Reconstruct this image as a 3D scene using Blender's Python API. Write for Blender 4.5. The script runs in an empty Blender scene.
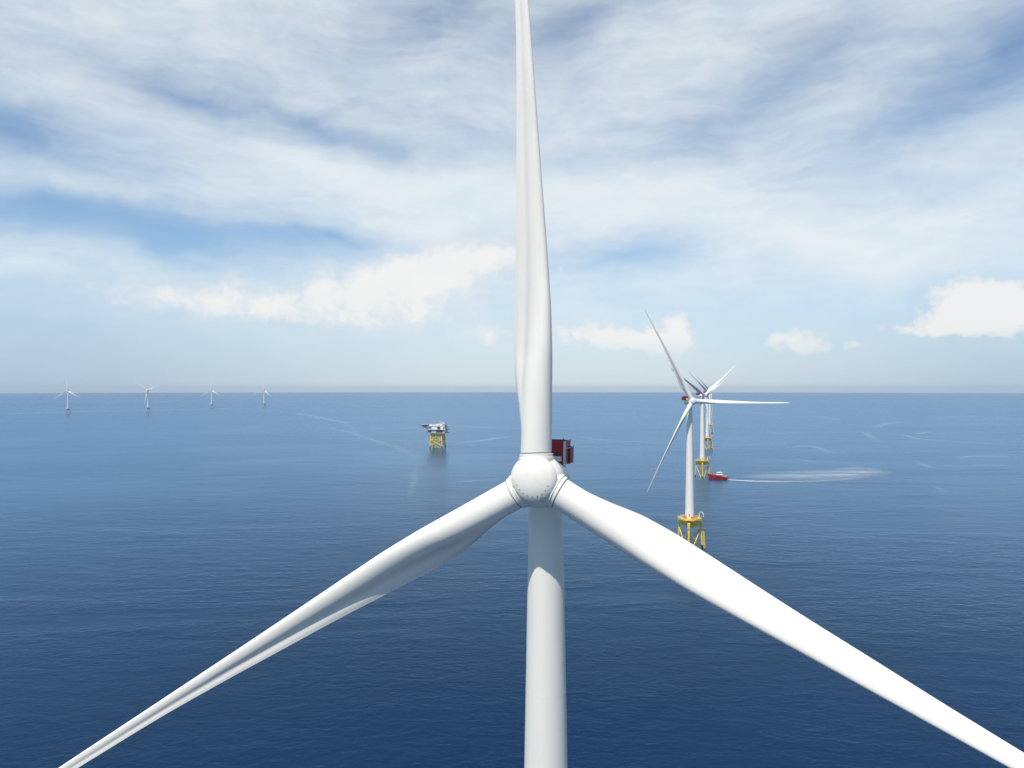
import bpy, math, random
from mathutils import Vector, Matrix
random.seed(7)
scn = bpy.context.scene
COL = scn.collection
R = math.radians
pi = math.pi
EYE = 125.0            # camera height above the sea, metres
EARTH = 7.4e6          # earth radius with refraction
FPX = 692.0

# ------------------------------------------------------------------ helpers
def drop(x, y):
    return -(x * x + y * y) / (2 * EARTH)

def sea_at(px, py):
    """point of the (curved) sea surface seen in direction px, py of the photo"""
    tx, tz = (px - 512.0) / FPX, (py - 388.2) / FPX
    y = EYE / tz
    for _ in range(30):
        y = (EYE - drop(tx * y, y)) / tz
    return Vector((tx * y, y, drop(tx * y, y)))

def tag(o, label=None, cat=None, group=None, kind=None):
    if label: o['label'] = label
    if cat: o['category'] = cat
    if group: o['group'] = group
    if kind: o['kind'] = kind
    return o

def empty(name, loc, rz=0.0):
    o = bpy.data.objects.new(name, None)
    COL.objects.link(o)
    o.location = loc
    o.rotation_euler = (0, 0, rz)
    o.empty_display_size = 2
    return o

def link(name, me, parent=None, mat4=None):
    o = bpy.data.objects.new(name, me)
    COL.objects.link(o)
    if parent: o.parent = parent
    if mat4 is not None: o.matrix_local = mat4
    return o

class MB:
    def __init__(s): s.v = []; s.f = []; s.m = []
    def add(s, vs, fs, mi=0):
        b = len(s.v); s.v += [tuple(v) for v in vs]
        for f in fs: s.f.append([i + b for i in f]); s.m.append(mi)
    def box(s, c, d, rot=None, mi=0, taper=None):
        vs = []
        for z in (-1, 1):
            for y in (-1, 1):
                for x in (-1, 1):
                    t = 1.0
                    if taper and z > 0: t = taper
                    p = Vector((x * d[0] / 2 * t, y * d[1] / 2 * t, z * d[2] / 2))
                    if rot is not None: p = rot @ p
                    vs.append(p + Vector(c))
        s.add(vs, [(0, 2, 3, 1), (4, 5, 7, 6), (0, 1, 5, 4), (2, 6, 7, 3), (0, 4, 6, 2), (1, 3, 7, 5)], mi)
    def tube(s, a, b, ra, rb=None, n=12, cap=True, mi=0):
        a = Vector(a); b = Vector(b); rb = ra if rb is None else rb
        d = (b - a).normalized()
        u = d.orthogonal().normalized(); w = d.cross(u)
        vs = []
        for p, r in ((a, ra), (b, rb)):
            for i in range(n):
                t = 2 * pi * i / n
                vs.append(p + r * (math.cos(t) * u + math.sin(t) * w))
        fs = [(i, (i + 1) % n, n + (i + 1) % n, n + i) for i in range(n)]
        if cap: fs += [tuple(range(n - 1, -1, -1)), tuple(range(n, 2 * n))]
        s.add(vs, fs, mi)
    def path(s, pts, r, n=8, mi=0):
        for a, b in zip(pts[:-1], pts[1:]): s.tube(a, b, r, r, n, True, mi)
    def lathe(s, prof, n=48, M=None, mi=0, cap=True):
        """profile of (radius, along) revolved about local Z"""
        vs = []; fs = []
        for r, z in prof:
            for i in range(n):
                t = 2 * pi * i / n
                p = Vector((r * math.cos(t), r * math.sin(t), z))
                vs.append(M @ p if M is not None else p)
        for k in range(len(prof) - 1):
            for i in range(n):
                j = (i + 1) % n
                fs.append((k * n + i, k * n + j, (k + 1) * n + j, (k + 1) * n + i))
        if cap:
            fs.append(tuple(range(n - 1, -1, -1)))
            fs.append(tuple(range((len(prof) - 1) * n, len(prof) * n)))
        s.add(vs, fs, mi)
    def mesh(s, name, mats, smooth=True, angle=35):
        me = bpy.data.meshes.new(name)
        me.from_pydata(s.v, [], s.f)
        for m in (mats if isinstance(mats, (list, tuple)) else [mats]): me.materials.append(m)
        me.polygons.foreach_set('material_index', s.m)
        me.polygons.foreach_set('use_smooth', [smooth] * len(me.polygons))
        me.update()
        if smooth: me.set_sharp_from_angle(angle=R(angle))
        return me

# ------------------------------------------------------------------ materials
class NT:
    def __init__(s, tree): s.t = tree; s.n = tree.nodes; s.l = tree.links
    def node(s, typ, ins=None, **kw):
        nd = s.n.new(typ)
        for k, v in kw.items(): setattr(nd, k, v)
        if ins:
            for k, v in ins.items():
                if isinstance(v, bpy.types.NodeSocket): s.l.new(v, nd.inputs[k])
                else: nd.inputs[k].default_value = v
        return nd
    def math(s, op, a, b=0.0, c=0.0, clamp=False):
        return s.node('ShaderNodeMath', {0: a, 1: b, 2: c}, operation=op, use_clamp=clamp).outputs[0]
    def smooth(s, x, lo, hi, a=0.0, b=1.0):
        return s.node('ShaderNodeMapRange', {0: x, 1: lo, 2: hi, 3: a, 4: b}, interpolation_type='SMOOTHSTEP').outputs[0]
    def mix(s, f, a, b):
        nd = s.node('ShaderNodeMix', data_type='RGBA')
        for k, v in ((0, f), (6, a), (7, b)):
            if isinstance(v, bpy.types.NodeSocket): s.l.new(v, nd.inputs[k])
            else: nd.inputs[k].default_value = v
        return nd.outputs[2]

def material(name, col, rough=0.4, metal=0.0, dirt=0.12, dscale=0.35, dcol=None, streak=False, bump=0.0, spec=0.5):
    m = bpy.data.materials.new(name); m.use_nodes = True
    t = NT(m.node_tree); t.n.clear()
    out = t.node('ShaderNodeOutputMaterial')
    tc = t.node('ShaderNodeTexCoord')
    mp = t.node('ShaderNodeMapping', {'Vector': tc.outputs['Object'], 'Scale': (1, 1, 0.18) if streak else (1, 1, 1)})
    n1 = t.node('ShaderNodeTexNoise', {'Vector': mp.outputs[0], 'Scale': dscale, 'Detail': 8.0, 'Roughness': 0.62})
    f = t.smooth(n1.outputs['Fac'], 0.42, 0.78, 0.0, dirt)
    dc = dcol or tuple(c * 0.55 for c in col[:3])
    c = t.mix(f, (*col[:3], 1), (*dc[:3], 1))
    n2 = t.node('ShaderNodeTexNoise', {'Vector': tc.outputs['Object'], 'Scale': 3.0, 'Detail': 4.0})
    rg = t.smooth(n2.outputs['Fac'], 0.3, 0.7, rough * 0.85, rough * 1.2)
    b = t.node('ShaderNodeBsdfPrincipled', {'Base Color': c, 'Roughness': rg, 'Metallic': metal, 'Specular IOR Level': spec})
    if bump:
        bp = t.node('ShaderNodeBump', {'Strength': 0.4, 'Distance': bump, 'Height': n2.outputs['Fac']})
        t.l.new(bp.outputs[0], b.inputs['Normal'])
    t.l.new(b.outputs[0], out.inputs[0])
    return m

M_white = material('turbine_white', (0.78, 0.75, 0.685), 0.42, dirt=0.20, dscale=0.45, streak=True, dcol=(0.55, 0.56, 0.56))
M_blade = material('blade_white', (0.78, 0.75, 0.685), 0.36, dirt=0.22, dscale=0.45, streak=True, dcol=(0.58, 0.58, 0.56))
M_nose = material('nose_white', (0.78, 0.75, 0.685), 0.35, dirt=0.22, dscale=1.6, dcol=(0.5, 0.5, 0.47))
M_grey = material('seal_grey', (0.40, 0.40, 0.38), 0.5)
M_red = material('hoist_red', (0.34, 0.004, 0.018), 0.5, dirt=0.25)
M_dark = material('dark_steel', (0.06, 0.065, 0.075), 0.5)
M_yellow = material('jacket_yellow', (0.74, 0.56, 0.10), 0.45, dirt=0.55, dscale=0.6, dcol=(0.42, 0.24, 0.06))
M_pale = material('pale_steel', (0.62, 0.62, 0.56), 0.45, dirt=0.3)
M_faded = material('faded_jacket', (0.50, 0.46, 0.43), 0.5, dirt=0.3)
M_wet = material('wet_growth', (0.05, 0.05, 0.035), 0.6, dirt=0.4)
M_orange = material('cabinet_orange', (0.62, 0.24, 0.06), 0.5)
M_deck = material('deck_grey', (0.26, 0.27, 0.28), 0.6, dirt=0.3)
M_modw = material('module_white', (0.78, 0.78, 0.77), 0.45, dirt=0.3, dscale=0.6)
M_modg = material('module_grey', (0.36, 0.38, 0.41), 0.5, dirt=0.3)
M_hull = material('hull_red', (0.33, 0.02, 0.03), 0.35, dirt=0.2)
M_boatw = material('boat_white', (0.80, 0.80, 0.79), 0.35, dirt=0.15)
M_glass = material('dark_glass', (0.02, 0.025, 0.03), 0.08, dirt=0.0)
M_rubber = material('fender_black', (0.02, 0.02, 0.02), 0.8)

# ------------------------------------------------------------------ the turbine's meshes
def pchip(x, y, q):
    n = len(x); h = [x[i + 1] - x[i] for i in range(n - 1)]
    d = [(y[i + 1] - y[i]) / h[i] for i in range(n - 1)]
    m = [d[0]] + [0.0] * (n - 2) + [d[-1]]
    for i in range(1, n - 1):
        if d[i - 1] * d[i] > 0:
            w1 = 2 * h[i] + h[i - 1]; w2 = h[i] + 2 * h[i - 1]
            m[i] = (w1 + w2) / (w1 / d[i - 1] + w2 / d[i])
    i = 0
    while i < n - 2 and q > x[i + 1]: i += 1
    t = (q - x[i]) / h[i]
    return ((2*t**3 - 3*t*t + 1) * y[i] + (t**3 - 2*t*t + t) * h[i] * m[i]
            + (-2*t**3 + 3*t*t) * y[i + 1] + (t**3 - t*t) * h[i] * m[i + 1])

HUBH = .102 + EYE - (481.0 - 388.2) / FPX * 75.0      # rotor centre above the sea
OVER = 5.0                                     # rotor centre to tower axis
TILT = R(5.63)
# blade stations: radius, chord, leading-edge offset, upwind bend, thickness (metres), chord angle (degrees)
KN  = [2.959, 5.0, 7.5, 10.0, 12.0, 14.5, 18.0, 23.0, 29.0, 36.0, 44.0, 53.0, 63.0, 72.0, 78.0, 80.0]
CH = [3.36, 3.36, 3.918, 4.63, 5.0, 5.12, 4.865, 4.199, 3.465, 2.827, 2.161, 1.61, 1.3, 1.0, 0.65, 0.2]
LEO = [1.68, 1.812, 1.954, 2.108, 2.246, 2.392, 2.432, 2.256, 1.997, 1.732, 1.463, 1.189, 0.9, 0.6, 0.35, 0.12]
PB = [0.005, -0.115, -0.228, -0.328, -0.418, -0.493, -0.545, -0.537, -0.439, -0.258, -0.014, 0.242, 0.52, 0.85, 1.1, 1.2]
THK = [3.36, 3.36, 3.3, 3.15, 2.92, 2.45, 1.95, 1.54, 1.2, 0.9, 0.66, 0.46, 0.33, 0.22, 0.14, 0.05]
BE = [36.0, 35.8, 35.57, 35.33, 35.14, 34.2, 30.67, 25.0, 20.43, 16.63, 13.67, 10.75, 8.5, 7.2, 6.5, 6.5]
CONE = R(2.476)

def blade_mesh(dp=0.0):
    NS = 72
    rs = [2.959 + (30 - 2.959) * i / 60 for i in range(61)] + [30 + 48 * (i + 1) / 56 for i in range(56)] + [78.6, 79.2, 79.6, 79.9, 80]
    mb = MB(); vs = []; fs = []
    for r in rs:
        c = pchip(KN, CH, r); le = pchip(KN, LEO, r); be = R(pchip(KN, BE, r) + dp); cb = .080 - .030 * min(1, max(0, (r - 38) / 25)); tau = min(1.0, pchip(KN, THK, r) / c)
        up = pchip(KN, PB, r) + r * math.sin(CONE)
        w = min(1, max(0, (tau - .4) / .6)); w = w * w * (3 - 2 * w)
        xm = .3 + .2 * w; q = .5 + .75 * min(1, max(0, (1 - tau) / .6)); g = min(1, max(0, (1 - tau) / .5))
        for i in range(NS):
            th = 2 * pi * i / NS
            xi = .5 * (1 - math.cos(th))
            if xi < xm: h = math.sqrt(max(0, 1 - ((xm - xi) / xm)**2))
            else: h = max(0, 1 - ((xi - xm) / (1 - xm))**2)**q
            yt = .5 * tau * h
            eta = (yt if th <= pi else -yt) + g * (.12 * xi * (1 - xi) + cb * math.exp(-((xi - .67) / .17)**2))
            a = le - xi * c; b = eta * c
            # chord direction: leading edge turned upwind (-Y) by the pitch
            x = a * math.cos(be) + b * math.sin(be)
            y = -a * math.sin(be) + b * math.cos(be) - up
            vs.append((x, y, r))
    n = len(rs)
    for k in range(n - 1):
        for i in range(NS):
            j = (i + 1) % NS
            fs.append((k * NS + i, k * NS + j, (k + 1) * NS + j, (k + 1) * NS + i))
    fs.append(tuple(range(NS - 1, -1, -1))); fs.append(tuple(range((n - 1) * NS, n * NS)))
    mb.add(vs, fs)
    return mb.mesh('blade', M_blade, angle=50)

def rotY(a): return Matrix.Rotation(a, 4, 'Y')
AX = Matrix.Rotation(R(90), 4, 'X')            # local Z of a lathe -> -Y (upwind)

def hub_mesh():
    mb = MB()
    prof = []
    for i in range(15):                        # round body, cut at the back
        t = R(-66) + R(136) * i / 14
        prof.append((2.95 * math.cos(t), 0.0 + 2.95 * math.sin(t) * .66))
    mb.lathe(prof, 64, AX)
    for k in range(3):                         # blade stubs with a flange
        M = rotY(2 * pi * k / 3)
        mb.lathe([(1.95, 1.6), (1.95, 2.42), (1.84, 2.46), (1.84, 2.80), (1.80, 2.84)], 56, M)
    return mb.mesh('hub', M_white)

def nose_mesh():
    mb = MB(); prof = [(1.5, 1.25), (2.40, 1.42), (2.47, 1.46), (2.49, 1.56)]
    for i in range(1, 15):
        t = R(90) * i / 14
        prof.append((2.49 * math.cos(t) + .01, 1.56 + 1.1 * math.sin(t)))
    mb.lathe(prof, 64, AX)
    for k in range(9):                         # small bolts and lifting eyes on the dome
        a = R(200 + 140 * k / 8)
        for rr in (2.2, 1.75):
            z = 1.56 + 1.1 * math.sqrt(1 - (rr / 2.49)**2)
            p = Vector((rr * math.cos(a), -z, rr * math.sin(a)))
            d = Vector((math.cos(a) * .7, -.7, math.sin(a) * .7))
            mb.tube(p - .05 * d, p + .05 * d, .06, .06, 8, True, 1)
    return mb.mesh('nose_cone', [M_nose, M_grey])

def seal_mesh():
    mb = MB(); mb.lathe([(1.62, 2.80), (1.62, 2.98)], 56, None)
    return mb.mesh('bearing_seal', M_grey)

def nacelle_mesh():
    mb = MB()
    B = Matrix.Rotation(R(-90), 4, 'X')        # lathe Z -> +Y (downwind)
    mb.lathe([(2.1, 1.25), (2.4, 1.5), (2.52, 1.62), (2.55, 1.75), (2.55, 3.2), (2.5, 3.3), (2.3, 3.34),
              (2.3, 3.5), (2.42, 3.56), (2.45, 3.7), (2.3, 6.0), (2.05, 8.5), (1.85, 11.0), (1.6, 12.2), (1.2, 12.9), (.7, 13.1)], 64, B)
    mb.box((-.3, 10.4, 2.3), (3.2, 5.2, .6))     # raised roof under the hoist deck
    # neck to the tower
    mb.lathe([(2.02, -4.6), (2.02, -2.2)], 48, Matrix.Translation((0, OVER, 0)))
    return mb.mesh('nacelle', M_white)

def hoist_mesh():
    """red fenced hoist platform at the back of the roof"""
    mb = MB()
    mb.box((-.55, 10.4, 2.70), (4.1, 5.2, .14), mi=1)
    mb.box((-.35, 13.0, 1.9), (4.2, 2.6, .14), mi=1)
    def wall(x0, y0, x1, y1, zb, zt, lean=0.0):
        a = Vector((x0, y0, 0)); b = Vector((x1, y1, 0)); d = (b - a); L = d.length; d.normalize()
        nrm = Vector((d.y, -d.x, 0)); n = max(2, int(L / .45))
        for i in range(n):
            p = a + d * (L * (i + .5) / n)
            ang = math.atan2(d.y, d.x)
            mb.box((p.x, p.y, (zb + zt) / 2), (L / n * .97, .06, zt - zb), Matrix.Rotation(ang, 3, 'Z'))
        for z in (zt + .04, zb + .5 * (zt - zb)):
            mb.tube(a + nrm * .07 + Vector((0, 0, z)), b + nrm * .07 + Vector((0, 0, z)), .045, None, 6, True, 1)
        for p in (a, b): mb.tube(p + Vector((0, 0, zb)), p + Vector((0, 0, zt + .22)), .05, None, 6, True, 1)
    zt = 4.55
    wall(-2.6, 8.0, 1.5, 8.0, 1.5, zt); wall(1.5, 8.0, 1.5, 13.0, 1.7, zt)
    wall(-2.6, 13.0, -2.6, 8.0, 2.3, zt)
    wall(1.5, 13.0, -2.6, 13.0, 2.3, zt)
    wall(1.2, 11.6, 1.72, 11.6, 1.9, 3.8); wall(1.72, 11.6, 1.72, 14.2, 1.9, 3.8)
    wall(1.72, 14.2, -2.4, 14.2, 1.9, 3.8)
    return mb.mesh('hoist_platform', [M_red, M_dark])

def mast_mesh():
    mb = MB()
    mb.tube((1.64, 7.9, 1.4), (1.64, 7.9, 4.4), .17, .15, 8); mb.tube((-2.7, 8.8, 3.9), (1.74, 8.6, 3.9), .05, None, 6)
    mb.tube((1.74, 8.6, 3.6), (1.72, 12.5, 3.75), .05, None, 6)
    mb.tube((-3.4, 8.8, 3.9), (-2.6, 8.8, 3.9), .05, None, 6)
    mb.tube((-3.4, 8.8, 3.9), (-3.4, 8.8, 4.3), .05, None, 6)
    mb.tube((-3.6, 8.8, 4.3), (-3.2, 8.8, 4.3), .06, None, 6)
    return mb.mesh('instrument_mast', M_pale)

TPZ = 24.5     # deck height
def tower_mesh():
    mb = MB(); prof = []
    top = HUBH - 2.6
    def rad(z): return .5 * (3.95 + .0358 * (110.3 - z))
    z = TPZ - .5
    cuts = [TPZ - .5 + (top - TPZ + .5) * i / 4 for i in range(5)]
    mb.lathe([(rad(z), z) for z in cuts], 96)
    for z in cuts[1:-1]: mb.lathe([(rad(z) - .01, z - .07), (rad(z) + .008, z - .07), (rad(z) + .008, z + .07), (rad(z) - .01, z + .07)], 96, None, 0, False)
    return mb.mesh('tower', M_white)

def door_mesh():
    mb = MB(); r = .5 * (3.95 + .0358 * (110.3 - TPZ - 3))
    mb.box((0, -r - .02, TPZ + 2.0), (1.1, .25, 2.3))
    return mb.mesh('door', M_modg)

LEGA = [R(-90), R(30), R(150)]
def legxy(k, z):
    r = 9.4 - (z - 17) * 0.085
    return Vector((r * math.cos(LEGA[k]), r * math.sin(LEGA[k]), z))

def leg_mesh(k, mats):
    mb = MB()
    mb.tube(legxy(k, 0.9), legxy(k, 19.5), .78, .78, 20)
    mb.tube(legxy(k, -6), legxy(k, 2.4), .85, .83, 20, True, 1)
    return mb.mesh('leg', mats)

def brace_mesh(k, mats):
    mb = MB(); j = (k + 1) % 3
    mb.tube(legxy(k, 15.5), legxy(j, -5), .38, None, 12)
    mb.tube(legxy(j, 15.5), legxy(k, -5), .38, None, 12)
    return mb.mesh('brace', mats)

def transition_mesh(mats):
    mb = MB()
    mb.lathe([(3.3, 16.6), (3.45, 17.0), (3.5, 21.5), (3.45, TPZ - .3)], 48, None)
    for k in range(3):
        a = LEGA[k]; Mr = Matrix.Rotation(a, 3, 'Z')
        # tapered box girder out to the leg
        p = []
        for x, z0, z1, w in ((2.6, 16.9, 22.6, 2.7), (9.9, 17.6, 20.6, 1.9)):
            for y in (-w / 2, w / 2):
                p += [Mr @ Vector((x, y, z0)), Mr @ Vector((x, y, z1))]
        mb.add(p, [(0, 1, 3, 2), (4, 6, 7, 5), (0, 4, 5, 1), (2, 3, 7, 6), (1, 5, 7, 3), (0, 2, 6, 4)])
        e = legxy(k, 17.0); mb.tube(e, e + Vector((0, 0, 4.0)), 1.15, 1.15, 20)
    return mb.mesh('transition_piece', mats)

def deck_mesh(mats):
    mb = MB()
    ring = []
    for k in range(3):
        for da in (-24, 24):
            a = LEGA[k] + R(da); ring.append(Vector((9.6 * math.cos(a), 9.6 * math.sin(a), 0)))
    n = len(ring); zs = (TPZ - 1.5, TPZ - .75)
    mb.add([r + Vector((0, 0, z)) for z in zs for r in ring],
           [tuple(range(n - 1, -1, -1)), tuple(range(n, 2 * n))] + [(i, (i + 1) % n, n + (i + 1) % n, n + i) for i in range(n)])
    return mb.mesh('deck', mats, False)

def railing_mesh(mats):
    mb = MB(); ring = []
    for k in range(3):
        for da in (-24, 24):
            a = LEGA[k] + R(da); ring.append(Vector((9.5 * math.cos(a), 9.5 * math.sin(a), TPZ - .75)))
    for a, b in zip(ring, ring[1:] + ring[:1]):
        for h in (.6, 1.15): mb.tube(a + Vector((0, 0, h)), b + Vector((0, 0, h)), .055, None, 6)
        L = (b - a).length; m = max(2, int(L / 1.6))
        for i in range(m): p = a.lerp(b, i / m); mb.tube(p, p + Vector((0, 0, 1.15)), .05, None, 6)
        mb.add([a, b, b + Vector((0, 0, .25)), a + Vector((0, 0, .25))], [(0, 1, 2, 3)])
    return mb.mesh('railing', mats)

def cabinet_mesh(mats):
    mb = MB(); z = TPZ - .75
    out = []
    for c, d, m in (((-3.0, -5.6, z + 1.2), (2.0, 1.6, 2.4), 0), ((2.6, -6.0, z + 1.0), (2.6, 1.5, 2.0), 0),
                    ((5.0, -1.6, z + 1.1), (2.2, 2.2, 2.2), 0), ((-5.5, -.8, z + 1.0), (1.8, 2.6, 2.0), 1)):
        mb = MB(); mb.box(c, d); mb.box((c[0], c[1], c[2] + d[2] / 2 + .05), (d[0] + .16, d[1] + .16, .1))
        out.append(mb.mesh('cabinet', mats[m], False))
    return out

def crane_mesh(mats):
    mb = MB(); b = Vector((7.2, 1.0, TPZ - .75))
    mb.tube(b, b + Vector((0, 0, 4.0)), .35, .3, 12)
    pts = [b + Vector((0, 0, 3.9)), b + Vector((1.2, -1.5, 5.2)), b + Vector((2.4, -3.0, 5.2)), b + Vector((3.2, -4.0, 4.0)), b + Vector((3.4, -4.3, 2.0))]
    for p, q in zip(pts[:-1], pts[1:]): mb.tube(p, q, .24, .2, 8)
    return mb.mesh('davit_crane', mats)

def landing_mesh(mats):
    mb = MB(); a0 = legxy(1, 13); a1 = legxy(1, 0)
    o = Vector((1.9, -1.0, 0))
    for s in (-.8, .8):
        t = Vector((s * .45, s * .9, 0))
        mb.tube(a0 + o + t, a1 + o + t + Vector((0, 0, -3)), .33, None, 10)
    for i in range(14):
        z = .5 + i * .9
        p = legxy(1, z) + o
        mb.tube(p + Vector((-.36, -.72, 0)), p + Vector((.36, .72, 0)), .08, None, 6)
    for z in (3, 9, 12.6): mb.tube(legxy(1, z), legxy(1, z) + o, .22, None, 8)
    return mb.mesh('boat_landing', mats)

PITCHED = {d: blade_mesh(d) for d in (-7.66, 6.45, -1.88, 0.0, 16.0)}
ME = dict( hub=hub_mesh(), nose=nose_mesh(), seal=seal_mesh(), nacelle=nacelle_mesh(),
          hoist=hoist_mesh(), mast=mast_mesh(), tower=tower_mesh(), door=door_mesh())
def foundation_set(m1, m2, m3, m4):
    return dict(legs=[leg_mesh(k, [m1, M_wet]) for k in range(3)], braces=[brace_mesh(k, [m2]) for k in range(3)],
                tp=transition_mesh([m1]), deck=deck_mesh([m1]), rail=railing_mesh([m1]), cab=cabinet_mesh([m4, M_modg]),
                crane=crane_mesh([m3]), landing=landing_mesh([m1]))
F_YEL = foundation_set(M_yellow, M_yellow, M_boatw, M_orange)
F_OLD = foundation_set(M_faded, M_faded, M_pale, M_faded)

def turbine(x, y, yaw, phase, label, F=F_YEL, turn=0.0, pitch=(0.0, 0.0, 0.0), group='wind turbines standing in the sea'):
    """x, y: tower base; yaw: nose points to (-sin, -cos); phase: clockwise rotor turn"""
    root = tag(empty('wind_turbine', (x, y, drop(x, y))), label, 'wind turbine', group)
    Z = Matrix.Rotation(-yaw, 4, 'Z')
    T = Matrix.Rotation(-TILT, 4, 'X')
    head = Z @ Matrix.Translation((0, -OVER, HUBH)) @ T       # rotor centre frame
    link('tower', ME['tower'], root, Matrix.Identity(4))
    nac = link('nacelle', ME['nacelle'], root, head)
    link('hoist_platform', ME['hoist'], nac); link('instrument_mast', ME['mast'], nac)
    hub = link('hub', ME['hub'], root, head @ rotY(phase))
    link('nose_cone', ME['nose'], hub, rotY(-phase) @ Matrix.Translation((0, 0, .13)))
    for k in range(3):
        link('bearing_seal', ME['seal'], hub, rotY(2 * pi * k / 3))
        link('blade', PITCHED[pitch[k]], root, head @ rotY(phase + 2 * pi * k / 3))
    J = Matrix.Rotation(turn, 4, 'Z')
    tp = link('transition_piece', F['tp'], root, J)
    tw = [o for o in root.children if o.name.startswith('tower')][0]
    link('door', ME['door'], tw, J)
    for k in range(3):
        link('leg', F['legs'][k], root, J)
        link('brace', F['braces'][k], root, J)
    dk = link('deck', F['deck'], root, J)
    link('railing', F['rail'], dk); link('davit_crane', F['crane'], dk)
    for me in F['cab']: link('cabinet', me, dk)
    link('boat_landing', F['landing'], root, J)
    return root

def base_from_hub(hx, hy, yaw):
    return hx + OVER * math.cos(TILT) * 0 + OVER * math.sin(yaw), hy + OVER * math.cos(yaw)

YAW = R(13.81)
bx, by = base_from_hub(24.3 / FPX * 75.0 + .083, 75.0, YAW)
turbine(bx, by, YAW, R(-2.86), 'huge white wind turbine in the foreground, its blades running out of the picture', pitch=(-7.66, 6.45, -1.88))
turbine((689.6 - 512) / FPX * 540, 540, R(-11), R(-28.6), 'white turbine on a yellow jacket, one of its blades pointing level to the right', turn=R(-18), pitch=(16.0, 16.0, 16.0))
turbine((702.2 - 512) / FPX * 976, 976, R(-35), R(57), 'white wind turbine with the red boat at the foot of its yellow jacket', turn=R(-13), pitch=(16.0, 16.0, 16.0))
turbine((707.3 - 512) / FPX * 1422, 1422, R(-38), R(62), 'white turbine whose yellow jacket shows just above that of the turbine beside the red boat', turn=R(-8))
turbine((709.6 - 512) / FPX * 1930, 1930, R(-38), R(64), 'smallest of the white turbines on yellow jackets in the row on the right', turn=R(10))
for px, d, yaw, ph, lab in ((67.8, 3450, 8, -4, 'leftmost and largest of the four distant pale turbines along the horizon'),
                            (147.9, 3660, 8, 186, 'distant pale turbine with one blade hanging down, second from the left along the horizon'),
                            (211.5, 4400, 10, -2, 'distant pale turbine, third from the left, with one blade standing upright'),
                            (264.0, 4640, 12, 5, 'smallest and rightmost of the four distant pale turbines along the left horizon')):
    turbine((px - 512) / FPX * d, d, R(yaw), R(ph), lab, F_OLD, pitch=(-7.66, -7.66, -7.66))

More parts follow.
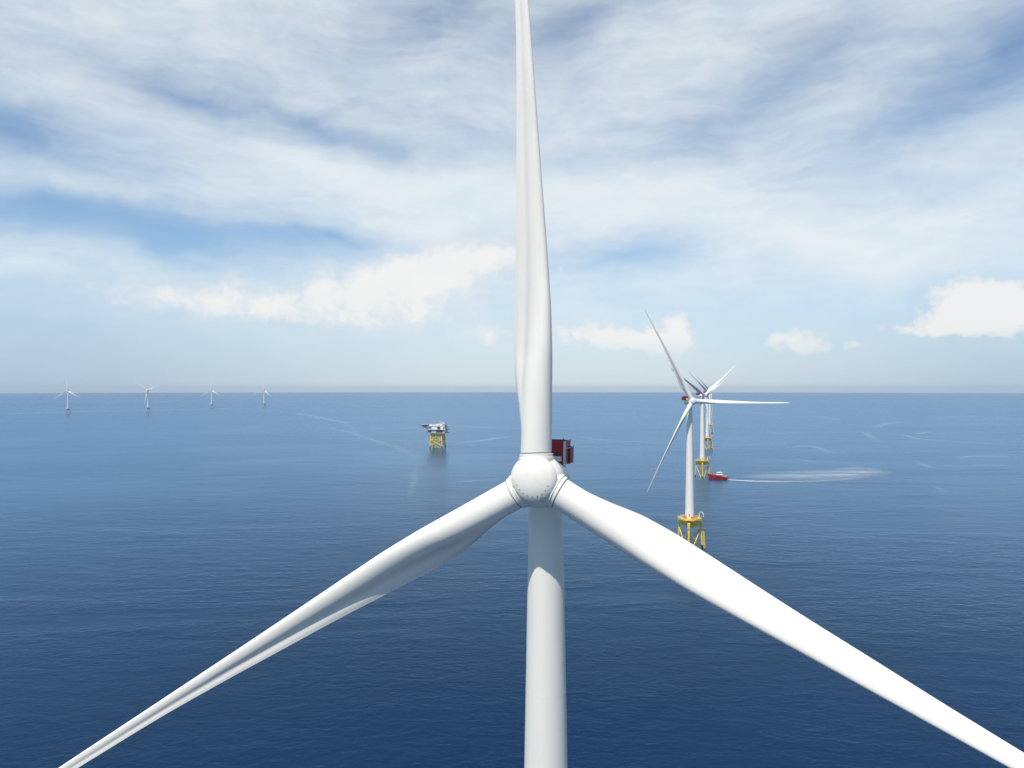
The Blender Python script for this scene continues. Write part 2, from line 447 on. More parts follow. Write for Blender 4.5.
# ------------------------------------------------------------------ offshore substation
def substation():
    d = 1471.0; cx = (437.7 - 512) / FPX * d
    root = tag(empty('offshore_substation', (cx, d, drop(cx, d)), R(-14)),
               'white and grey offshore substation on yellow legs with a helideck jutting out to the left', 'substation')
    W, D_ = 23.0, 18.0
    def lp(sx, sy, z):
        k = 1 + (30 - z) * .006
        return Vector((sx * W / 2 * k, sy * D_ / 2 * k, z))
    cs = [(-1, -1), (1, -1), (1, 1), (-1, 1)]
    for c in cs:
        mb = MB(); mb.tube(lp(*c, 2), lp(*c, 30), 1.25, None, 16); mb.tube(lp(*c, -6), lp(*c, 3), 1.3, None, 16, True, 1)
        link('leg', mb.mesh('substation_leg', [M_yellow, M_wet]), root)
    for i in range(4):
        a, b = cs[i], cs[(i + 1) % 4]; mb = MB()
        for z0, z1 in ((29, 16), (16, 3)):
            mb.tube(lp(*a, z0), lp(*b, z1), .6, None, 10); mb.tube(lp(*b, z0), lp(*a, z1), .6, None, 10)
        for z in (29, 16): mb.tube(lp(*a, z), lp(*b, z), .6, None, 10)
        link('brace', mb.mesh('substation_brace', [M_yellow]), root)
    mb = MB()                                   # J-tubes and caissons between the legs
    for x, y in ((-8, -8), (-6.5, -8), (-5, -7), (-3.2, -8), (-1.5, -8), (2, -8), (3.6, -7), (5.4, -8), (7.5, -8), (9, 0), (9, 4), (-3, 3), (4, 4)): mb.tube((x, y, -5), (x, y, 30), .5, None, 8)
    mb.box((0, 0, 22.5), (23.5, 18.5, .5)); mb.box((-4, -7.5, 24), (7, 2, 2.6))
    link('cable_tube', mb.mesh('cable_tube', [M_yellow]), root)
    for z, w, dd, x0 in ((30.4, 42, 27, 1), (37.6, 43, 28, 1), (44.6, 40, 27, 1)):
        mb = MB(); mb.box((x0, 0, z), (w, dd, .9))
        dk = link('deck', mb.mesh('substation_deck', [M_modg], False), root)
        mb = MB()
        for y in (-dd / 2, dd / 2):
            for h in (.7, 1.3): mb.tube((x0 - w / 2, y, z + h), (x0 + w / 2, y, z + h), .09, None, 6)
            for i in range(15): xx = x0 - w / 2 + w * i / 14; mb.tube((xx, y, z), (xx, y, z + 1.3), .07, None, 6)
        link('railing', mb.mesh('substation_railing', [M_pale]), dk)
    rnd = random.Random(3)
    mods = [(-14.5, -9, 30.9, 8, 7, 5.2, M_dark), (-4, -8, 30.9, 11, 9, 5.6, M_modg), (8.5, -8, 30.9, 11, 9, 5.6, M_dark), (18, -6, 30.9, 6, 12, 5.4, M_modg),
            (-13, -7, 38.1, 8, 9, 5.0, M_modg), (-2.5, -8.5, 38.1, 12.5, 9, 5.8, M_modw), (8.0, -8, 38.1, 5, 9, 5.6, M_dark), (14, -8.5, 38.1, 6, 10, 6, M_modw), (19.5, -8, 38.1, 4, 9, 5.6, M_modg),
            (0, 6, 30.9, 36, 10, 6.0, M_modg), (1, 6, 38.1, 36, 10, 6.0, M_modw),
            (-12, -4, 45.1, 7, 12, 3.2, M_modw), (-4, -6, 45.1, 6, 9, 2.6, M_modw), (3.5, -3, 45.1, 6, 14, 4.2, M_modw), (11, -5, 45.1, 6, 10, 5.6, M_modw), (17.5, -4, 45.1, 5, 12, 3.6, M_modg)]
    for x, y, z, w, dd, h, m in mods:
        mb = MB(); mb.box((x, y, z + h / 2), (w, dd, h))
        n = max(2, int(w / 1.6))
        for i in range(n):                      # stiffener ribs on the outer wall
            xx = x - w / 2 + w * (i + .5) / n
            mb.box((xx, y - dd / 2 - .08, z + h / 2), (.25, .16, h * .94))
        link('module', mb.mesh('module', [m], False), root)
    # helideck on a slanted truss
    hx, hz = -28.0, 48.2
    mb = MB()
    ring = [Vector((hx + 11 * math.cos(R(22.5 + 45 * i)), -3 + 11 * math.sin(R(22.5 + 45 * i)), 0)) for i in range(8)]
    mb.add([r + Vector((0, 0, z)) for z in (hz - .7, hz) for r in ring],
           [tuple(range(7, -1, -1)), tuple(range(8, 16))] + [(i, (i + 1) % 8, 8 + (i + 1) % 8, 8 + i) for i in range(8)])
    hd = link('helideck', mb.mesh('helideck', [M_modg], False), root)
    mb = MB()
    for y in (-10, -3, 4):
        for i in range(4):
            a = Vector((hx - 8 + 5.5 * i, y, hz - .6)); b = Vector((-19.5, y, 44.5 - 7 * (1 - i / 3) * .75 - 1))
            mb.tube(a, b, .45, None, 8)
        mb.box((-23.2, y, hz - 2.3), (9, .5, 2.8))
    link('helideck_truss', mb.mesh('helideck_truss', [M_dark]), hd)
    # pedestal crane, mast
    mb = MB(); mb.tube((18.5, -11, 44.6), (18.5, -11, 50.5), 1.0, .9, 14); mb.box((18.5, -11, 51.3), (2.4, 2.6, 2.0))
    mb.tube((18.5, -11, 51.5), (6.0, -12, 55.0), .45, .25, 8); mb.tube((18.5, -11, 53.0), (6.0, -12, 55.0), .1, None, 6)
    link('crane', mb.mesh('substation_crane', [M_modw]), root)
    mb = MB(); mb.tube((-8, 3, 44.6), (-8, 3, 55), .3, .12, 8)
    for z in (50, 52.5): mb.tube((-9, 3, z), (-7, 3, z), .1, None, 6)
    link('antenna_mast', mb.mesh('antenna_mast', [M_pale]), root)
    mb = MB()
    for x, z in ((-19, 30.4), (21, 30.4)):
        for i in range(9): mb.box((x, -13.9 + .0 * i, z + .4 + i * .8), (2.2, .8, .12))
        mb.box((x - 1.2, -13.9, z + 3.6), (.14, 1.0, 7.2)); mb.box((x + 1.2, -13.9, z + 3.6), (.14, 1.0, 7.2))
    link('stair', mb.mesh('stair', [M_pale], False), root)
substation()

# ------------------------------------------------------------------ red boat at the third jacket
def boat():
    p = sea_at(727.2, 479.6); q = sea_at(709.8, 478.6)
    c = (p + q) / 2; d = q - p; L = 25.0
    root = tag(empty('crew_boat', (c.x, c.y, drop(c.x, c.y)), math.atan2(d.y, d.x)),
               'red boat with a white wheelhouse pushing its bow against the yellow jacket', 'boat')
    root.scale = (1, 1.1, 1.4)
    mb = MB(); N = 24; ring = []                 # hull: stations along x (bow = +x)
    for i in range(N + 1):
        t = i / N; x = -L / 2 + L * t
        half = 3.6 * (1 - max(0, (t - .62) / .38)**2.4 * .88)
        sheer = 2.5 + 2.3 * max(0, (t - .45) / .55)**1.6
        rake = 1.4 * max(0, (t - .6) / .4)**2
        ring.append([(x + rake * .0, 0, -1.2), (x, -half * .72, -.6), (x + rake * .5, -half * .93, .9), (x + rake, -half, sheer),
                     (x + rake, -half + .18, sheer), (x + rake, -half + .18, sheer - .7), (x + rake, half - .18, sheer - .7), (x + rake, half - .18, sheer),
                     (x + rake, half, sheer), (x + rake * .5, half * .93, .9), (x, half * .72, -.6)])
    m = len(ring[0]); vs = [v for r in ring for v in r]; fs = []; mi = []
    for i in range(N):
        for j in range(m):
            k = (j + 1) % m
            fs.append((i * m + j, i * m + k, (i + 1) * m + k, (i + 1) * m + j))
    fs += [tuple(range(m - 1, -1, -1)), tuple(range(N * m, (N + 1) * m))]
    mb.add(vs, fs); link('hull', mb.mesh('hull', [M_hull]), root)
    mb = MB()                                    # black fender at the bow and along the sheer
    mb.tube((L / 2 + 1.5, -.9, 4.3), (L / 2 + 1.5, .9, 4.3), .55, None, 12); mb.tube((L / 2 + 1.3, -.9, 3.3), (L / 2 + 1.3, .9, 3.3), .5, None, 12)
    for s in (-1, 1): mb.tube((-L / 2, s * 3.65, 2.1), (L * .1, s * 3.65, 2.2), .17, None, 8)
    link('fender', mb.mesh('fender', [M_rubber]), root)
    mb = MB(); mb.box((.5, 0, 3.0), (11.5, 5.4, 2.6), taper=.97)
    cab = link('cabin', mb.mesh('cabin', [M_hull], False), root)
    mb = MB()
    for s in (-1, 1):
        for i in range(5): mb.box((-3.6 + 2.0 * i, s * 2.69, 3.3), (1.2, .1, .9))
    link('window', mb.mesh('cabin_window', [M_glass], False), cab)
    mb = MB(); mb.box((-1.4, 0, 5.4), (8.4, 4.6, 2.4), taper=.86); mb.box((-1.4, 0, 6.68), (7.8, 4.3, .16))
    wh = link('wheelhouse', mb.mesh('wheelhouse', [M_boatw], False), root)
    mb = MB(); mb.box((-1.2, 0, 5.75), (7.72, 4.34, .8))
    link('window', mb.mesh('wheelhouse_window', [M_glass], False), wh)
    mb = MB(); mb.tube((-2.2, 0, 6.7), (-2.6, 0, 10.6), .16, .08, 8); mb.tube((-2.5, -1.3, 8.6), (-2.5, 1.3, 8.6), .08, None, 6)
    mb.tube((-2.3, -.9, 7.6), (-2.3, .9, 7.6), .14, None, 8); mb.lathe([(.5, 0), (.55, .25), (.3, .5)], 14, Matrix.Translation((-.6, 0, 6.76)))
    link('mast', mb.mesh('boat_mast', [M_boatw]), root)
    mb = MB()
    for s in (-1, 1):
        for h in (.5, 1.0): mb.tube((-L / 2 + .3, s * 3.4, 2.5 + h), (-5.4, s * 3.4, 2.5 + h), .05, None, 6)
        for i in range(6): mb.tube((-L / 2 + .3 + i * 1.36, s * 3.4, 2.3), (-L / 2 + .3 + i * 1.36, s * 3.4, 3.5), .05, None, 6)
    link('rail', mb.mesh('boat_rail', [M_pale]), root)
boat()

# ------------------------------------------------------------------ sea
def sea():
    mb = MB(); n = 192; rs = [0.0]; r = 6.0
    while r < 46000: rs.append(r); r *= 1.13
    rs.append(46000)
    vs = [(0, 0, 0)]; fs = []
    for r in rs[1:]:
        for i in range(n):
            t = 2 * pi * i / n; vs.append((r * math.cos(t), r * math.sin(t), -r * r / (2 * EARTH)))
    for i in range(n): fs.append((0, 1 + i, 1 + (i + 1) % n))
    for k in range(len(rs) - 2):
        for i in range(n):
            j = (i + 1) % n
            fs.append((1 + k * n + i, 1 + (k + 1) * n + i, 1 + (k + 1) * n + j, 1 + k * n + j))
    mb.add(vs, fs)
    m = bpy.data.materials.new('sea_water'); m.use_nodes = True
    t = NT(m.node_tree); t.n.clear(); out = t.node('ShaderNodeOutputMaterial')
    tc = t.node('ShaderNodeTexCoord').outputs['Object']
    def noise(scale, rot, stretch, detail=3.0, rough=.55, dist=0.0):
        mp = t.node('ShaderNodeMapping', {'Vector': tc, 'Rotation': (0, 0, R(rot)), 'Scale': (scale / stretch, scale, 1)})
        return t.node('ShaderNodeTexNoise', {'Vector': mp.outputs[0], 'Scale': 1.0, 'Detail': detail, 'Roughness': rough, 'Distortion': dist}).outputs['Fac']
    swell = noise(1 / 30., 8, 2.0, 2.0)
    wave = noise(1 / 7., -10, 1.9, 3.0, .55, .6)
    chop = noise(1 / 2.2, 16, 1.5, 4.0, .6, .4)
    h = t.math('ADD', t.math('MULTIPLY', swell, 1.1), t.math('ADD', t.math('MULTIPLY', wave, .95), t.math('MULTIPLY', chop, .5)))
    big = noise(1 / 900., 12, 3.0, 5.0, .6, 1.0)      # slicks and gust patches: smoother / rougher water
    gust = noise(1 / 160., -14, 2.4, 4.0, .6, .8)
    amp = t.math('MULTIPLY', t.smooth(gust, .36, .64, .55, 1.25), t.smooth(big, .35, .65, .65, 1.15))
    bp = t.node('ShaderNodeBump', {'Strength': 1.0, 'Distance': .54, 'Height': t.math('MULTIPLY', h, amp)})
    rough = t.smooth(big, .35, .65, .20, .30)
    tint = t.mix(t.smooth(big, .3, .7), (.0012, .0180, .057, 1), (.0018, .023, .068, 1))
    fr = t.node('ShaderNodeFresnel', {'IOR': 1.333, 'Normal': bp.outputs[0]}).outputs[0]
    fr = t.math('MULTIPLY', t.math('POWER', fr, 1.25), 1.35, clamp=True)
    fr = t.math('MINIMUM', fr, .64)
    dif = t.node('ShaderNodeBsdfDiffuse', {'Color': tint})
    gl = t.node('ShaderNodeBsdfGlossy', {'Color': (.54, .76, .99, 1), 'Roughness': rough, 'Normal': bp.outputs[0]})
    b = t.node('ShaderNodeMixShader', {0: fr, 1: dif.outputs[0], 2: gl.outputs[0]})
    t.l.new(b.outputs[0], out.inputs[0])
    return tag(link('sea', mb.mesh('sea', [m])), kind='structure')
sea()

# ------------------------------------------------------------------ wake foam and painted slick lines on the water
def foam_slick_mat(name, alpha, scale, col, lo=.42, hi=.62, rough=.6, stretch=4.0):
    m = bpy.data.materials.new(name); m.use_nodes = True
    t = NT(m.node_tree); t.n.clear(); out = t.node('ShaderNodeOutputMaterial')
    uv = t.node('ShaderNodeUVMap').outputs[0]
    sp = t.node('ShaderNodeSeparateXYZ', {0: uv})
    # soft across the strip (v 0..1), fading to the ends (u in metres, v2 in uv z not available)
    v = sp.outputs[1]
    edge = t.math('MULTIPLY', t.smooth(v, 0.0, .5), t.smooth(v, 1.0, .5))
    tc = t.node('ShaderNodeTexCoord').outputs['Object']
    mp = t.node('ShaderNodeMapping', {'Vector': tc, 'Scale': (scale / stretch, scale, scale)})
    n = t.node('ShaderNodeTexNoise', {'Vector': mp.outputs[0], 'Scale': 1.0, 'Detail': 6.0, 'Roughness': .65}).outputs['Fac']
    att = t.node('ShaderNodeAttribute', attribute_name='fade').outputs['Fac']
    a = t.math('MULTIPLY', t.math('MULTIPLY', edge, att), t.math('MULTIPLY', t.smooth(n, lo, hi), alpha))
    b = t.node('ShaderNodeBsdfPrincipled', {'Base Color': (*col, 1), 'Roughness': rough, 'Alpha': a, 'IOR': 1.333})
    t.l.new(b.outputs[0], out.inputs[0])
    return m

def ribbon(mb_data, pts, widths, fades, lift=.25, sub=10):
    """pts: sea points; adds a strip with uv and a fade attribute"""
    V, F, UV, FA = mb_data
    P = []; n = len(pts)
    for i in range(n - 1):
        p0 = pts[max(i - 1, 0)]; p1 = pts[i]; p2 = pts[i + 1]; p3 = pts[min(i + 2, n - 1)]
        for s in range(sub + (1 if i == n - 2 else 0)):
            u = s / sub
            q = .5 * ((2 * p1) + (-p0 + p2) * u + (2 * p0 - 5 * p1 + 4 * p2 - p3) * u * u + (-p0 + 3 * p1 - 3 * p2 + p3) * u**3)
            P.append((q, widths[i] * (1 - u) + widths[i + 1] * u, fades[i] * (1 - u) + fades[i + 1] * u))
    b = len(V); L = 0
    for k, (q, w, fa) in enumerate(P):
        a = P[max(k - 1, 0)][0]; c = P[min(k + 1, len(P) - 1)][0]
        d = (c - a); d.z = 0; d.normalize(); nrm = Vector((-d.y, d.x, 0))
        for j in range(5):
            s = q + nrm * w * (j / 4 - .5)
            V.append((s.x, s.y, drop(s.x, s.y) + lift)); UV.append((L, j / 4)); FA.append(fa)
        if k: L += (q - P[k - 1][0]).length
    for k in range(len(P) - 1):
        for j in range(4):
            i0 = b + k * 5 + j
            F.append((i0, i0 + 5, i0 + 6, i0 + 1))

def strip_obj(name, data, mat, label, kind='stuff'):
    V, F, UV, FA = data
    me = bpy.data.meshes.new(name); me.from_pydata(V, [], F); me.materials.append(mat)
    uvl = me.uv_layers.new(name='UVMap')
    for lp in me.loops: uvl.data[lp.index].uv = UV[lp.vertex_index]
    at = me.attributes.new('fade', 'FLOAT', 'POINT'); at.data.foreach_set('value', FA)
    me.update()
    return tag(link(name, me), label, 'foam', kind=kind)

dat = ([], [], [], [])
S = lambda *a: [sea_at(*p) for p in a]
ribbon(dat, S((727.5, 479.7), (738, 480.5), (752, 481.2), (768, 481.6), (790, 481.8), (820, 481.0), (848, 479.0), (870, 475.5)), [7, 12, 16, 18, 20, 22, 22, 20], [1, 1, .95, .7, .4, .25, .2, 0])
strip_obj('boat_wake', dat, foam_slick_mat('wake_foam', .95, .30, (.75, .78, .80), .25, .55), 'white churned wake trailing from the stern of the red boat')
dat = ([], [], [], [])
ribbon(dat, S((740, 477.5), (768, 476.6), (800, 475.6), (836, 474.2), (862, 472.2), (882, 469.6)), [40, 90, 130, 130, 100, 50], [0, .55, .8, .9, .8, 0])
ribbon(dat, S((836, 470.6), (852, 468.6), (866, 468.8), (877, 471.0)), [40, 50, 46, 26], [0, .8, .8, 0])
strip_obj('turning_wake', dat, foam_slick_mat('slick_foam', .60, .04, (.55, .64, .72), .22, .66), 'pale curved sheet of old wake water to the right of the red boat')
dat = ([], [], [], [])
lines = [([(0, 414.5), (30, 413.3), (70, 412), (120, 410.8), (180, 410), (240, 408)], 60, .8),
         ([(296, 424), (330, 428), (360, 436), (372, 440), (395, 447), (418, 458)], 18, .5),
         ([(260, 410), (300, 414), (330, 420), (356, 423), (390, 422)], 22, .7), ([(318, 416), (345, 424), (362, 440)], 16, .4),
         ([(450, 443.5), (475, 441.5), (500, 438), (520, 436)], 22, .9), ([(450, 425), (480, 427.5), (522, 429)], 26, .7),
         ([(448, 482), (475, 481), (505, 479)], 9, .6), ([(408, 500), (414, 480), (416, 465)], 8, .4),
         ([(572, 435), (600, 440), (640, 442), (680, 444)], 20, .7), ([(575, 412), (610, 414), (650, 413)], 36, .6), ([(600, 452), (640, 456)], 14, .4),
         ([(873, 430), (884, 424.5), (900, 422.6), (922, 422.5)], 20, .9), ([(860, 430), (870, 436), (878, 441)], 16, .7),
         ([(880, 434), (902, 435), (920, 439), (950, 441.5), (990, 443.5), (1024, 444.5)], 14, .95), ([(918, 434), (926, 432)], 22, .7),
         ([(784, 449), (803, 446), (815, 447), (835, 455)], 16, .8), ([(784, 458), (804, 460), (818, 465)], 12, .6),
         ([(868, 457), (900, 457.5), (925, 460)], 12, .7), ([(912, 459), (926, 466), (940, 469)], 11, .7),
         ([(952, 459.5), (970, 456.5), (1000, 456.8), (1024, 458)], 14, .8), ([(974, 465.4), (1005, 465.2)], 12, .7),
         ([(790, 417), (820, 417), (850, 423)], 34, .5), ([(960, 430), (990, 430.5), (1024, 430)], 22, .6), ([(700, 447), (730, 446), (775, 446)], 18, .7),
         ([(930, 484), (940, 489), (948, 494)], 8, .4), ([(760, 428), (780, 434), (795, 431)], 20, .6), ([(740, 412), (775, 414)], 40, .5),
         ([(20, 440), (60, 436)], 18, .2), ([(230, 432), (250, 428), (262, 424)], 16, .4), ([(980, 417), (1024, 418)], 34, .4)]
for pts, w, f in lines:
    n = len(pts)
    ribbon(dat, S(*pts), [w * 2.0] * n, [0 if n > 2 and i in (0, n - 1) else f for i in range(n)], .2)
strip_obj('slick_lines', dat, foam_slick_mat('slick_sheen', .31, .02, (.48, .60, .72), .12, .52, stretch=2.0), 'faint pale slick lines across the blue sea, their sky sheen painted as colour')  # sky reflection of calm slicks painted as pale diffuse strips

# ------------------------------------------------------------------ haze
hz = MB(); hz.box((0, 0, 32), (94000, 94000, 360))
hm = bpy.data.materials.new('haze_air'); hm.use_nodes = True
t = NT(hm.node_tree); t.n.clear(); out = t.node('ShaderNodeOutputMaterial')
v = t.node('ShaderNodeVolumePrincipled', {'Color': (.70, .84, 1.0, 1), 'Density': 2.0e-5, 'Anisotropy': 0.0})
t.l.new(v.outputs[0], out.inputs['Volume'])
tag(link('haze', hz.mesh('haze', [hm], False)), 'thin pale haze over the sea', 'haze', kind='stuff')

# ------------------------------------------------------------------ sun, sky
SUN_EL, SUN_AZ = R(59), R(26)                  # behind the camera, a little to the left
sv = Vector((-math.sin(SUN_AZ) * math.cos(SUN_EL), -math.cos(SUN_AZ) * math.cos(SUN_EL), math.sin(SUN_EL)))
sl = bpy.data.lights.new('sun', 'SUN'); sl.energy = 4.85; sl.angle = R(.53); sl.color = (1.0, .945, .85)
so = bpy.data.objects.new('sun', sl); COL.objects.link(so)
so.rotation_euler = (-sv).to_track_quat('-Z', 'Y').to_euler(); so.location = (-50, -150, 400)

w = bpy.data.worlds.new('World'); scn.world = w; w.use_nodes = True
t = NT(w.node_tree); t.n.clear()
out = t.node('ShaderNodeOutputWorld')
sky = t.node('ShaderNodeTexSky', sky_type='NISHITA')
sky.sun_disc = False; sky.sun_elevation = SUN_EL; sky.sun_rotation = pi + SUN_AZ
sky.altitude = 120; sky.air_density = 1.0; sky.dust_density = .3; sky.ozone_density = 2.0
gen = t.node('ShaderNodeTexCoord').outputs['Generated']
xyz = t.node('ShaderNodeSeparateXYZ', {0: gen})
az = t.math('MULTIPLY', t.math('ARCTAN2', xyz.outputs[0], xyz.outputs[1]), 180 / pi)
el = t.math('MULTIPLY', t.math('ARCSINE', xyz.outputs[2]), 180 / pi)
P0 = t.node('ShaderNodeCombineXYZ', {0: az, 1: el, 2: 0.0}).outputs[0]

def sky_noise(P, sx, sy, rot, scale, detail, rough, dist=0.0, off=0.0):
    mp = t.node('ShaderNodeMapping', {'Vector': P, 'Rotation': (0, 0, R(rot)), 'Scale': (sx, sy, 1), 'Location': (off, off * .7, off * .3)})
    return t.node('ShaderNodeTexNoise', {'Vector': mp.outputs[0], 'Scale': scale, 'Detail': detail, 'Roughness': rough, 'Distortion': dist})

def warp(P, scale, amp, off):
    n = t.node('ShaderNodeTexNoise', {'Vector': t.node('ShaderNodeMapping', {'Vector': P, 'Location': (off, off, off)}).outputs[0], 'Scale': scale, 'Detail': 4.0, 'Roughness': .55})
    d = t.node('ShaderNodeVectorMath', {0: n.outputs['Color'], 1: (.5, .5, .5)}, operation='SUBTRACT').outputs[0]
    d = t.node('ShaderNodeVectorMath', {0: d, 1: amp}, operation='MULTIPLY').outputs[0]
    return t.node('ShaderNodeVectorMath', {0: P, 1: d}, operation='ADD').outputs[0]

def to_deg(px, py):
    a = math.atan((px - 512) / FPX)
    return math.degrees(a), math.degrees(math.atan((388.2 - py) / FPX * math.cos(a)))

def blobs(P, lst, base, shape='QUADRATIC_SPHERE'):
    acc = base
    for px, py, rx, ry, rot, wgt in lst:       # ellipse in degrees, soft falloff
        a, e = to_deg(px, py)
        k = math.degrees(1 / FPX)
        mp = t.node('ShaderNodeMapping', {'Vector': P, 'Location': (a, e, 0), 'Rotation': (0, 0, R(rot)), 'Scale': (rx * k, ry * k, 1)}, vector_type='TEXTURE')
        g = t.node('ShaderNodeTexGradient', {0: mp.outputs[0]}, gradient_type=shape).outputs['Fac']
        acc = t.math('MULTIPLY_ADD', g, wgt, acc)
    return acc

# high veil of cirrus: coverage laid out in azimuth / elevation, broken up by streaky noise
Pw = warp(P0, .09, (9, 4, 0), 3.1)
cover = blobs(Pw, [
    (180, 92, 240, 42, -12, -.62), (20, 135, 190, 60, -6, -.72), (330, 130, 170, 34, -20, -.45), (60, 205, 150, 26, -4, -.35),
    (170, 240, 240, 50, -4, -.85), (330, 240, 190, 26, -3, -.62), (20, 210, 110, 30, 0, -.3),
    (430, 15, 150, 66, 10, -.60), (560, 20, 170, 50, 20, -.45), (1010, 45, 190, 74, 22, -.55), (800, 60, 240, 55, 25, -.28),
    (620, 258, 140, 34, 0, -.45), (700, 120, 140, 60, 20, -.25), (900, 130, 170, 50, 22, -.22),
    (640, 225, 30, 20, 0, 0.0), (330, 170, 300, 50, -18, .34), (470, 195, 190, 45, -8, .55), (640, 195, 240, 45, -4, .60), (860, 245, 300, 52, -8, .55),
    (980, 210, 160, 50, 10, .22), (250, 20, 330, 60, -4, .12), (60, 60, 160, 40, 0, .12), (90, 185, 190, 26, -8, .20), (70, 255, 130, 26, 5, -.22),
    (720, 290, 200, 26, 0, .0), (360, 300, 260, 60, 0, -.15), (70, 320, 220, 60, 0, -.35), (850, 320, 300, 50, 0, -.25)], .68)
nA = sky_noise(Pw, .35, 1.0, 14, .22, 7.0, .52, .4, 2.0).outputs['Fac']
nB = sky_noise(Pw, .35, 1.0, -20, .20, 7.0, .52, .4, 7.0).outputs['Fac']
nS = t.node('ShaderNodeMix', {0: t.smooth(az, -6, 8), 2: nA, 3: nB}, data_type='FLOAT').outputs[0]
nG = t.node('ShaderNodeMix', {0: t.smooth(az, -6, 8), 2: sky_noise(Pw, .16, 1.0, 12, 1.1, 8.0, .62, .25, 31.0).outputs['Fac'], 3: sky_noise(Pw, .16, 1.0, -24, 1.1, 8.0, .62, .25, 37.0).outputs['Fac']}, data_type='FLOAT').outputs[0]
nF = sky_noise(Pw, .5, 1.0, -6, .9, 7.0, .62, .3, 4.0).outputs['Fac']
veil = t.math('ADD', cover, t.math('ADD', t.math('MULTIPLY', t.math('SUBTRACT', nS, .5), .95), t.math('ADD', t.math('MULTIPLY', t.math('SUBTRACT', nF, .5), .22), t.math('MULTIPLY', t.math('SUBTRACT', nG, .5), .36))))
# the veil thins out overhead, behind the viewer and towards the horizon
clear = t.math('ADD', t.smooth(el, 31, 48, 0.0, .75), t.smooth(t.math('ABSOLUTE', az), 48, 85, 0.0, .75))
veil = t.smooth(t.math('SUBTRACT', veil, clear), -.15, 1.10, 0.10, .93)
veil = t.math('MULTIPLY', veil, t.smooth(el, 1.0, 9.0, .15, 1.0))
# cumulus near the horizon
Pc = warp(P0, .35, (2.6, 1.6, 0), 11.0)
Pc = warp(Pc, 1.3, (.7, .6, 0), 5.0)
cum = blobs(Pc, [
    (462, 266, 85, 36, 8, .75), (400, 270, 120, 34, 10, .65), (345, 292, 150, 34, 4, .48), (425, 302, 95, 50, 0, .5), (350, 322, 140, 30, 0, .42),
    (250, 302, 150, 30, -3, .5), (160, 296, 110, 22, -5, .42), (488, 340, 50, 20, 0, .7), (505, 258, 40, 18, 0, .6),
], 0.0, 'SPHERICAL')
puff = blobs(Pc, [
    (590, 334, 70, 20, 0, .85), (620, 338, 40, 12, 0, .6), (566, 267, 30, 12, 0, .45), (672, 336, 34, 34, 0, 1.15), (655, 346, 56, 14, 0, .8), (795, 344, 42, 19, 0, .95), (820, 349, 30, 8, 0, .5),
    (968, 304, 46, 34, 0, 1.3), (1004, 306, 44, 32, 0, 1.15), (958, 324, 72, 13, 0, .8), (925, 333, 50, 8, 0, .5), (857, 344, 20, 8, 0, .6), (488, 340, 40, 17, 0, .6)], 0.0, 'SPHERICAL')
nP = t.node('ShaderNodeTexNoise', {'Vector': Pc, 'Scale': .85, 'Detail': 8.0, 'Roughness': .55}).outputs['Fac']
gP = t.smooth(puff, .02, .25)
puff = t.math('ADD', puff, t.math('MULTIPLY', t.math('SUBTRACT', nP, .5), 1.7))
puffA = t.math('MULTIPLY', t.math('MULTIPLY', gP, t.smooth(puff, .26, .56, 0.0, .80)), t.smooth(el, 1.8, 4.6, .2, 1.0))
nC = t.node('ShaderNodeTexNoise', {'Vector': Pc, 'Scale': .55, 'Detail': 10.0, 'Roughness': .62}).outputs['Fac']
gC = t.smooth(cum, .02, .25)
cum = t.math('ADD', cum, t.math('MULTIPLY', t.math('SUBTRACT', nC, .5), 1.5))
cumA = t.math('MULTIPLY', t.math('MULTIPLY', gC, t.smooth(cum, .06, .95, 0.0, .80)), t.smooth(el, 2.0, 5.5, .1, 1.0))
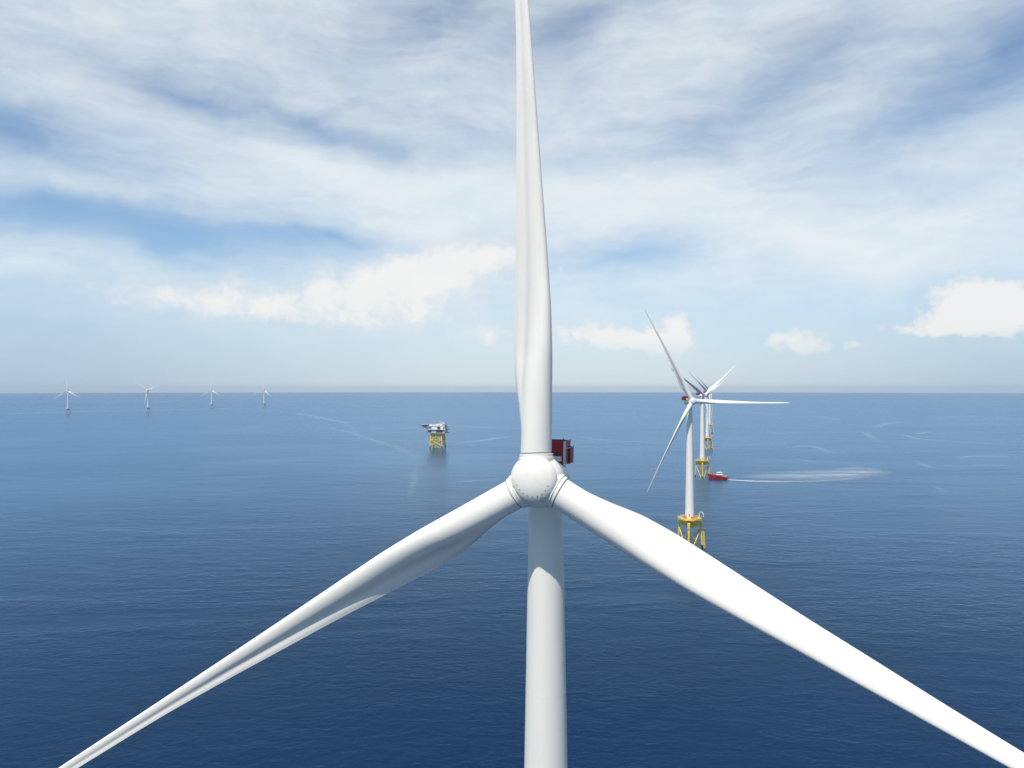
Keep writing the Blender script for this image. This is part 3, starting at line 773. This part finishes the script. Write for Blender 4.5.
# colours (radiance before the background strength)
grey = sky_noise(Pw, .4, 1.0, 10, .5, 6.0, .6, .3, 21.0).outputs['Fac']
ccol = t.mix(t.smooth(grey, .35, .7), (6.9, 7.35, 7.55, 1), (6.2, 6.95, 7.4, 1))
cumcol = t.mix(t.smooth(cum, .3, .95), (6.5, 6.8, 7.0, 1), (7.9, 7.75, 7.5, 1))
# clear sky: a bit deeper blue aloft, pale band of thick air along the horizon, brightest opposite the sun
blue = t.node('ShaderNodeMix', {0: 1.0, 6: sky.outputs[0], 7: (.80, 1.0, 1.10, 1)}, data_type='RGBA', blend_type='MULTIPLY').outputs[2]
side = t.smooth(t.math('ABSOLUTE', t.math('SUBTRACT', az, 3.0)), 4, 42)
low = t.mix(side, (5.3, 6.0, 6.7, 1), (3.1, 4.15, 5.6, 1))
behind = t.smooth(t.math('ABSOLUTE', az), 55, 120)  # unseen sky behind the camera, dimmed to lower the ambient fill light
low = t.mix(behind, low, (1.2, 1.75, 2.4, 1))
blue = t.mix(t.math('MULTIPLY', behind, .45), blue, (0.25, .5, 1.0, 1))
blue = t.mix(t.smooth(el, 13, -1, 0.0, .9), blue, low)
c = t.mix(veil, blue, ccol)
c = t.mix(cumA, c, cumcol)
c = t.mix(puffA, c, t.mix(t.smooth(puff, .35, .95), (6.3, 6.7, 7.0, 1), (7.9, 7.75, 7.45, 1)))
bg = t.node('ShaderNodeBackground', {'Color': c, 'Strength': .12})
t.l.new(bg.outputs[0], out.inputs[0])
w.cycles.sampling_method = 'MANUAL'; w.cycles.sample_map_resolution = 512

# ------------------------------------------------------------------ camera and view
cam = bpy.data.cameras.new('camera'); co = bpy.data.objects.new('camera', cam); COL.objects.link(co)
co.location = (0, 0, EYE); co.rotation_euler = (R(90), 0, 0)
cam.sensor_width = 36; cam.lens = 36 * FPX / 1024; cam.shift_y = 4.2 / 1024
cam.clip_start = .5; cam.clip_end = 120000
scn.camera = co
scn.render.resolution_x = 1024; scn.render.resolution_y = 768
scn.view_settings.view_transform = 'Standard'; scn.view_settings.look = 'None'
scn.view_settings.exposure = 0.0; scn.view_settings.gamma = 1.0
